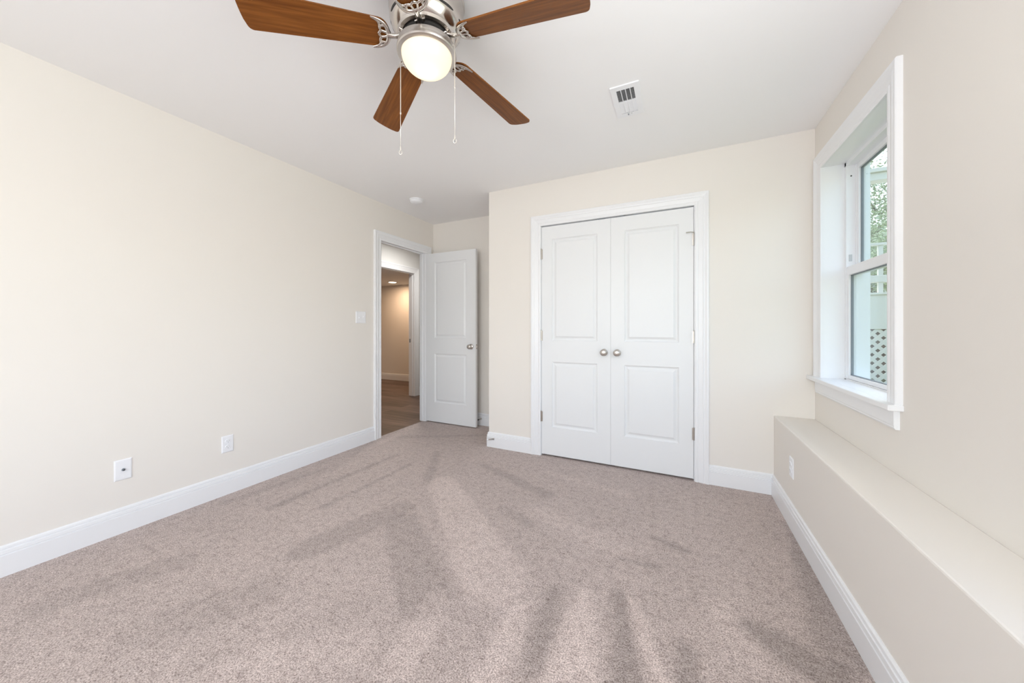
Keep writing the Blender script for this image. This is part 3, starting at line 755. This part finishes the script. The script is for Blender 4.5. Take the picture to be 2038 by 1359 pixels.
# porch
PY = 5.0
po = empty('porch', (1.8, PY, GZ)); tag(po, 'white raised porch with railing and lattice skirt seen through the window', 'porch')
def pp(name, bm, m='porch', kind=None):
    o = obj(name, bm, M[m]); rel(o, po); return o
X0, X1 = 1.79, 5.2
pp('post', boxes(((1.80, PY, 1.50), (1.85, PY + .09, 2.70)), bev=.004))
pp('post', boxes(((3.6, PY, 1.50), (3.69, PY + .09, 2.70)), bev=.004))
pp('beam', boxes(((1.76, PY - .03, 2.70), (X1, PY + .10, 2.78)), ((1.74, PY - .06, 2.78), (X1, PY + .12, 2.82)), bev=.004))
pp('deck_board', boxes(((1.79, PY + .02, 1.46), (X1, PY + 2.2, 1.51))))
pp('rim_panel', boxes(((1.792, PY - .012, 1.125), (X1, PY + .02, 1.50)), ((1.78, PY - .03, 1.49), (X1, PY + .05, 1.512)), bev=.002))
pp('bottom_rail', boxes(((1.85, PY + .02, 1.625), (3.6, PY + .07, 1.70)), bev=.004))
pp('top_rail', boxes(((1.85, PY + .01, 2.02), (3.6, PY + .06, 2.045)), bev=.004))
bal = None
for k in range(15):
    bx_ = 1.941 + k * .111
    if bal is None:
        bal = pp('baluster', boxes(((-.0195, 0, -.26), (.0195, .03, .26)), bev=.002)); bal.location = (bx_ - 0, PY + .03, 1.77)
    else:
        c_ = bal.copy(); C.objects.link(c_); c_.location = (bx_, PY + .03, 1.77)
# lattice skirt
bm = new()
LX0, LX1, LZ0, LZ1 = 1.792, X1, GZ - .02, 1.125
pit_ = .0905
def clip_strip(bm, s, c0, y0, y1):
    # strip along direction (1, s) through x - s*z = c0 ; width along perpendicular
    hw = .0165
    pts = []
    for z in (LZ0, LZ1):
        x = c0 + s * (z - LZ0); pts.append((x, z))
    (xa, za), (xb, zb) = pts
    lo, hi = (xa, xb) if xa < xb else (xb, xa)
    if hi < LX0 or lo > LX1: return
    def cl(x, xa, za, xb, zb): return za + (zb - za) * (x - xa) / (xb - xa)
    ends = []
    for x, z in pts:
        if x < LX0: z = cl(LX0, xa, za, xb, zb); x = LX0
        if x > LX1: z = cl(LX1, xa, za, xb, zb); x = LX1
        ends.append(Vector((x, 0, z)))
    d = (ends[1] - ends[0])
    if d.length < .02: return
    n_ = Vector((d.z, 0, -d.x)).normalized() * hw
    vs = [ends[0] - n_, ends[0] + n_, ends[1] + n_, ends[1] - n_]
    a_ = [bm.verts.new((v.x, y0, v.z)) for v in vs]; b_ = [bm.verts.new((v.x, y1, v.z)) for v in vs]
    bm.faces.new(a_); bm.faces.new(b_)
    for k in range(4): bm.faces.new((a_[k], a_[(k + 1) % 4], b_[(k + 1) % 4], b_[k]))
c0 = LX0 - .8
while c0 < LX1 + .8:
    clip_strip(bm, 1, c0, PY, PY + .006); clip_strip(bm, -1, c0 + .02, PY + .006, PY + .012); c0 += pit_
pp('lattice_panel', bm)
struct('ground_under_porch', boxes(((1.80, PY + .9, GZ), (X1, PY + 1.0, 1.46))), M['earth'])

# neighbouring house with a gable
nh = empty('neighbor_house', (6.0, 17, GZ)); tag(nh, 'distant white house with a gable roof beyond the porch', 'house')
bm = new()
ys = (14.5, 22); xs = (5.0, 6.2, 9.6)
zr = (2.6, 4.4)
for k in (0, 1): pass
hx0, hx1, hz0, hz1 = 2.6, 9.4, GZ, 3.0
xm = (hx0 + hx1) / 2; zm = 4.75
v = [bm.verts.new((x, y, z)) for y in (17.0, 22) for x, z in ((hx0, hz0), (hx1, hz0), (hx1, hz1), (xm, zm), (hx0, hz1))]
bm.faces.new(v[:5]); bm.faces.new(v[5:])
for k in range(5): bm.faces.new((v[k], v[(k + 1) % 5], v[5 + (k + 1) % 5], v[5 + k]))
o = obj('wall', bm, M['siding']); rel(o, nh)
bm = new()
for (xa, za), (xb, zb) in (((hx0 - .3, hz1 - .13), (xm, zm)), ((xm, zm), (hx1 + .3, hz1 - .13))):
    add_sweep(bm, [[Vector((xa, y, za)), Vector((xb, y, zb)), Vector((xb, y, zb + .12)), Vector((xa, y, za + .12))] for y in (16.7, 22.3)])
o = obj('roof', bm, M['roof']); rel(o, nh)
bm = new()
for (xa, za), (xb, zb) in (((hx0 - .3, hz1 - .13), (xm, zm)), ((xm, zm), (hx1 + .3, hz1 - .13))):
    add_sweep(bm, [[Vector((xa, y, za - .12)), Vector((xb, y, zb - .12)), Vector((xb, y, zb + .14)), Vector((xa, y, za + .14))] for y in (16.62, 16.7)])
o = obj('gable_trim', bm, M['porch']); rel(o, nh)
o = obj('window', boxes(((5.6, 16.94, 1.7), (6.5, 17.0, 3.0))), M['gasket']); rel(o, nh)

# trees
def tree(loc, h, crown, seed, label, nleaf=2600, ls=.05, gap=.25):
    rnd = random.Random(seed); root = empty('tree', loc); tag(root, label, 'tree', 'trees beyond the porch')
    bm = new(); tips = []
    def branch(p0, d, L_, r, depth):
        pts = [p0]; dd = d.normalized()
        for k in range(5):
            dd = (dd + Vector((rnd.uniform(-.18, .18), rnd.uniform(-.18, .18), rnd.uniform(-.05, .15)))).normalized(); pts.append(pts[-1] + dd * L_ / 5)
        add_tube(bm, pts, [r * (1 - .12 * k) for k in range(6)], 7)
        if depth: 
            for k in range(4): branch(pts[rnd.randint(2, 5)], Vector((rnd.uniform(-1, 1), rnd.uniform(-1, 1), rnd.uniform(.2, .8))), L_ * .62, r * .5, depth - 1)
        else: tips.extend(pts[2:])
    branch(Vector((0, 0, 0)), Vector((0, 0, 1)), h * .55, h * .022, 2)
    obj('trunk', bm, M['bark'], root, True)
    bm = new(); cz = h * .62
    for k in range(nleaf):
        if rnd.random() < .6 and tips:
            c = rnd.choice(tips) + Vector((rnd.gauss(0, .35), rnd.gauss(0, .35), rnd.gauss(0, .28)))
        else:
            while True:
                q = Vector((rnd.uniform(-1, 1), rnd.uniform(-1, 1), rnd.uniform(-1, 1)))
                if .25 < q.length < 1: break
            c = Vector((q.x * crown, q.y * crown, cz + q.z * h * .38))
            if math.sin(c.x * 2.3 + seed) * math.sin(c.z * 2.1 + seed * 2) * math.cos(c.y * 1.9) > gap: continue
        s = rnd.uniform(.7, 1.3) * ls
        a_ = Vector((rnd.uniform(-1, 1), rnd.uniform(-1, 1), rnd.uniform(-.6, .6))).normalized(); b_ = a_.cross(Vector((rnd.uniform(-1, 1), rnd.uniform(-1, 1), rnd.uniform(-1, 1)))).normalized()
        vs = [bm.verts.new(c + w) for w in (a_ * s, b_ * s * .5, -a_ * s, -b_ * s * .5)]
        bm.faces.new(vs)
    obj('crown', bm, M['leaf'], root)
    return root
tree((3.9, 9.6, GZ), 3.1, 0.9, 3, 'leafy green tree close behind the porch post', 15000, .026, .3)
tree((5.4, 14.2, GZ), 7.6, 1.6, 7, 'taller leafy tree rising over the porch beam', 16000, .042, .02)
tree((14.5, 25, GZ), 8.0, 3.0, 11, 'far leafy tree beside the neighbouring white house', 9000, .08)
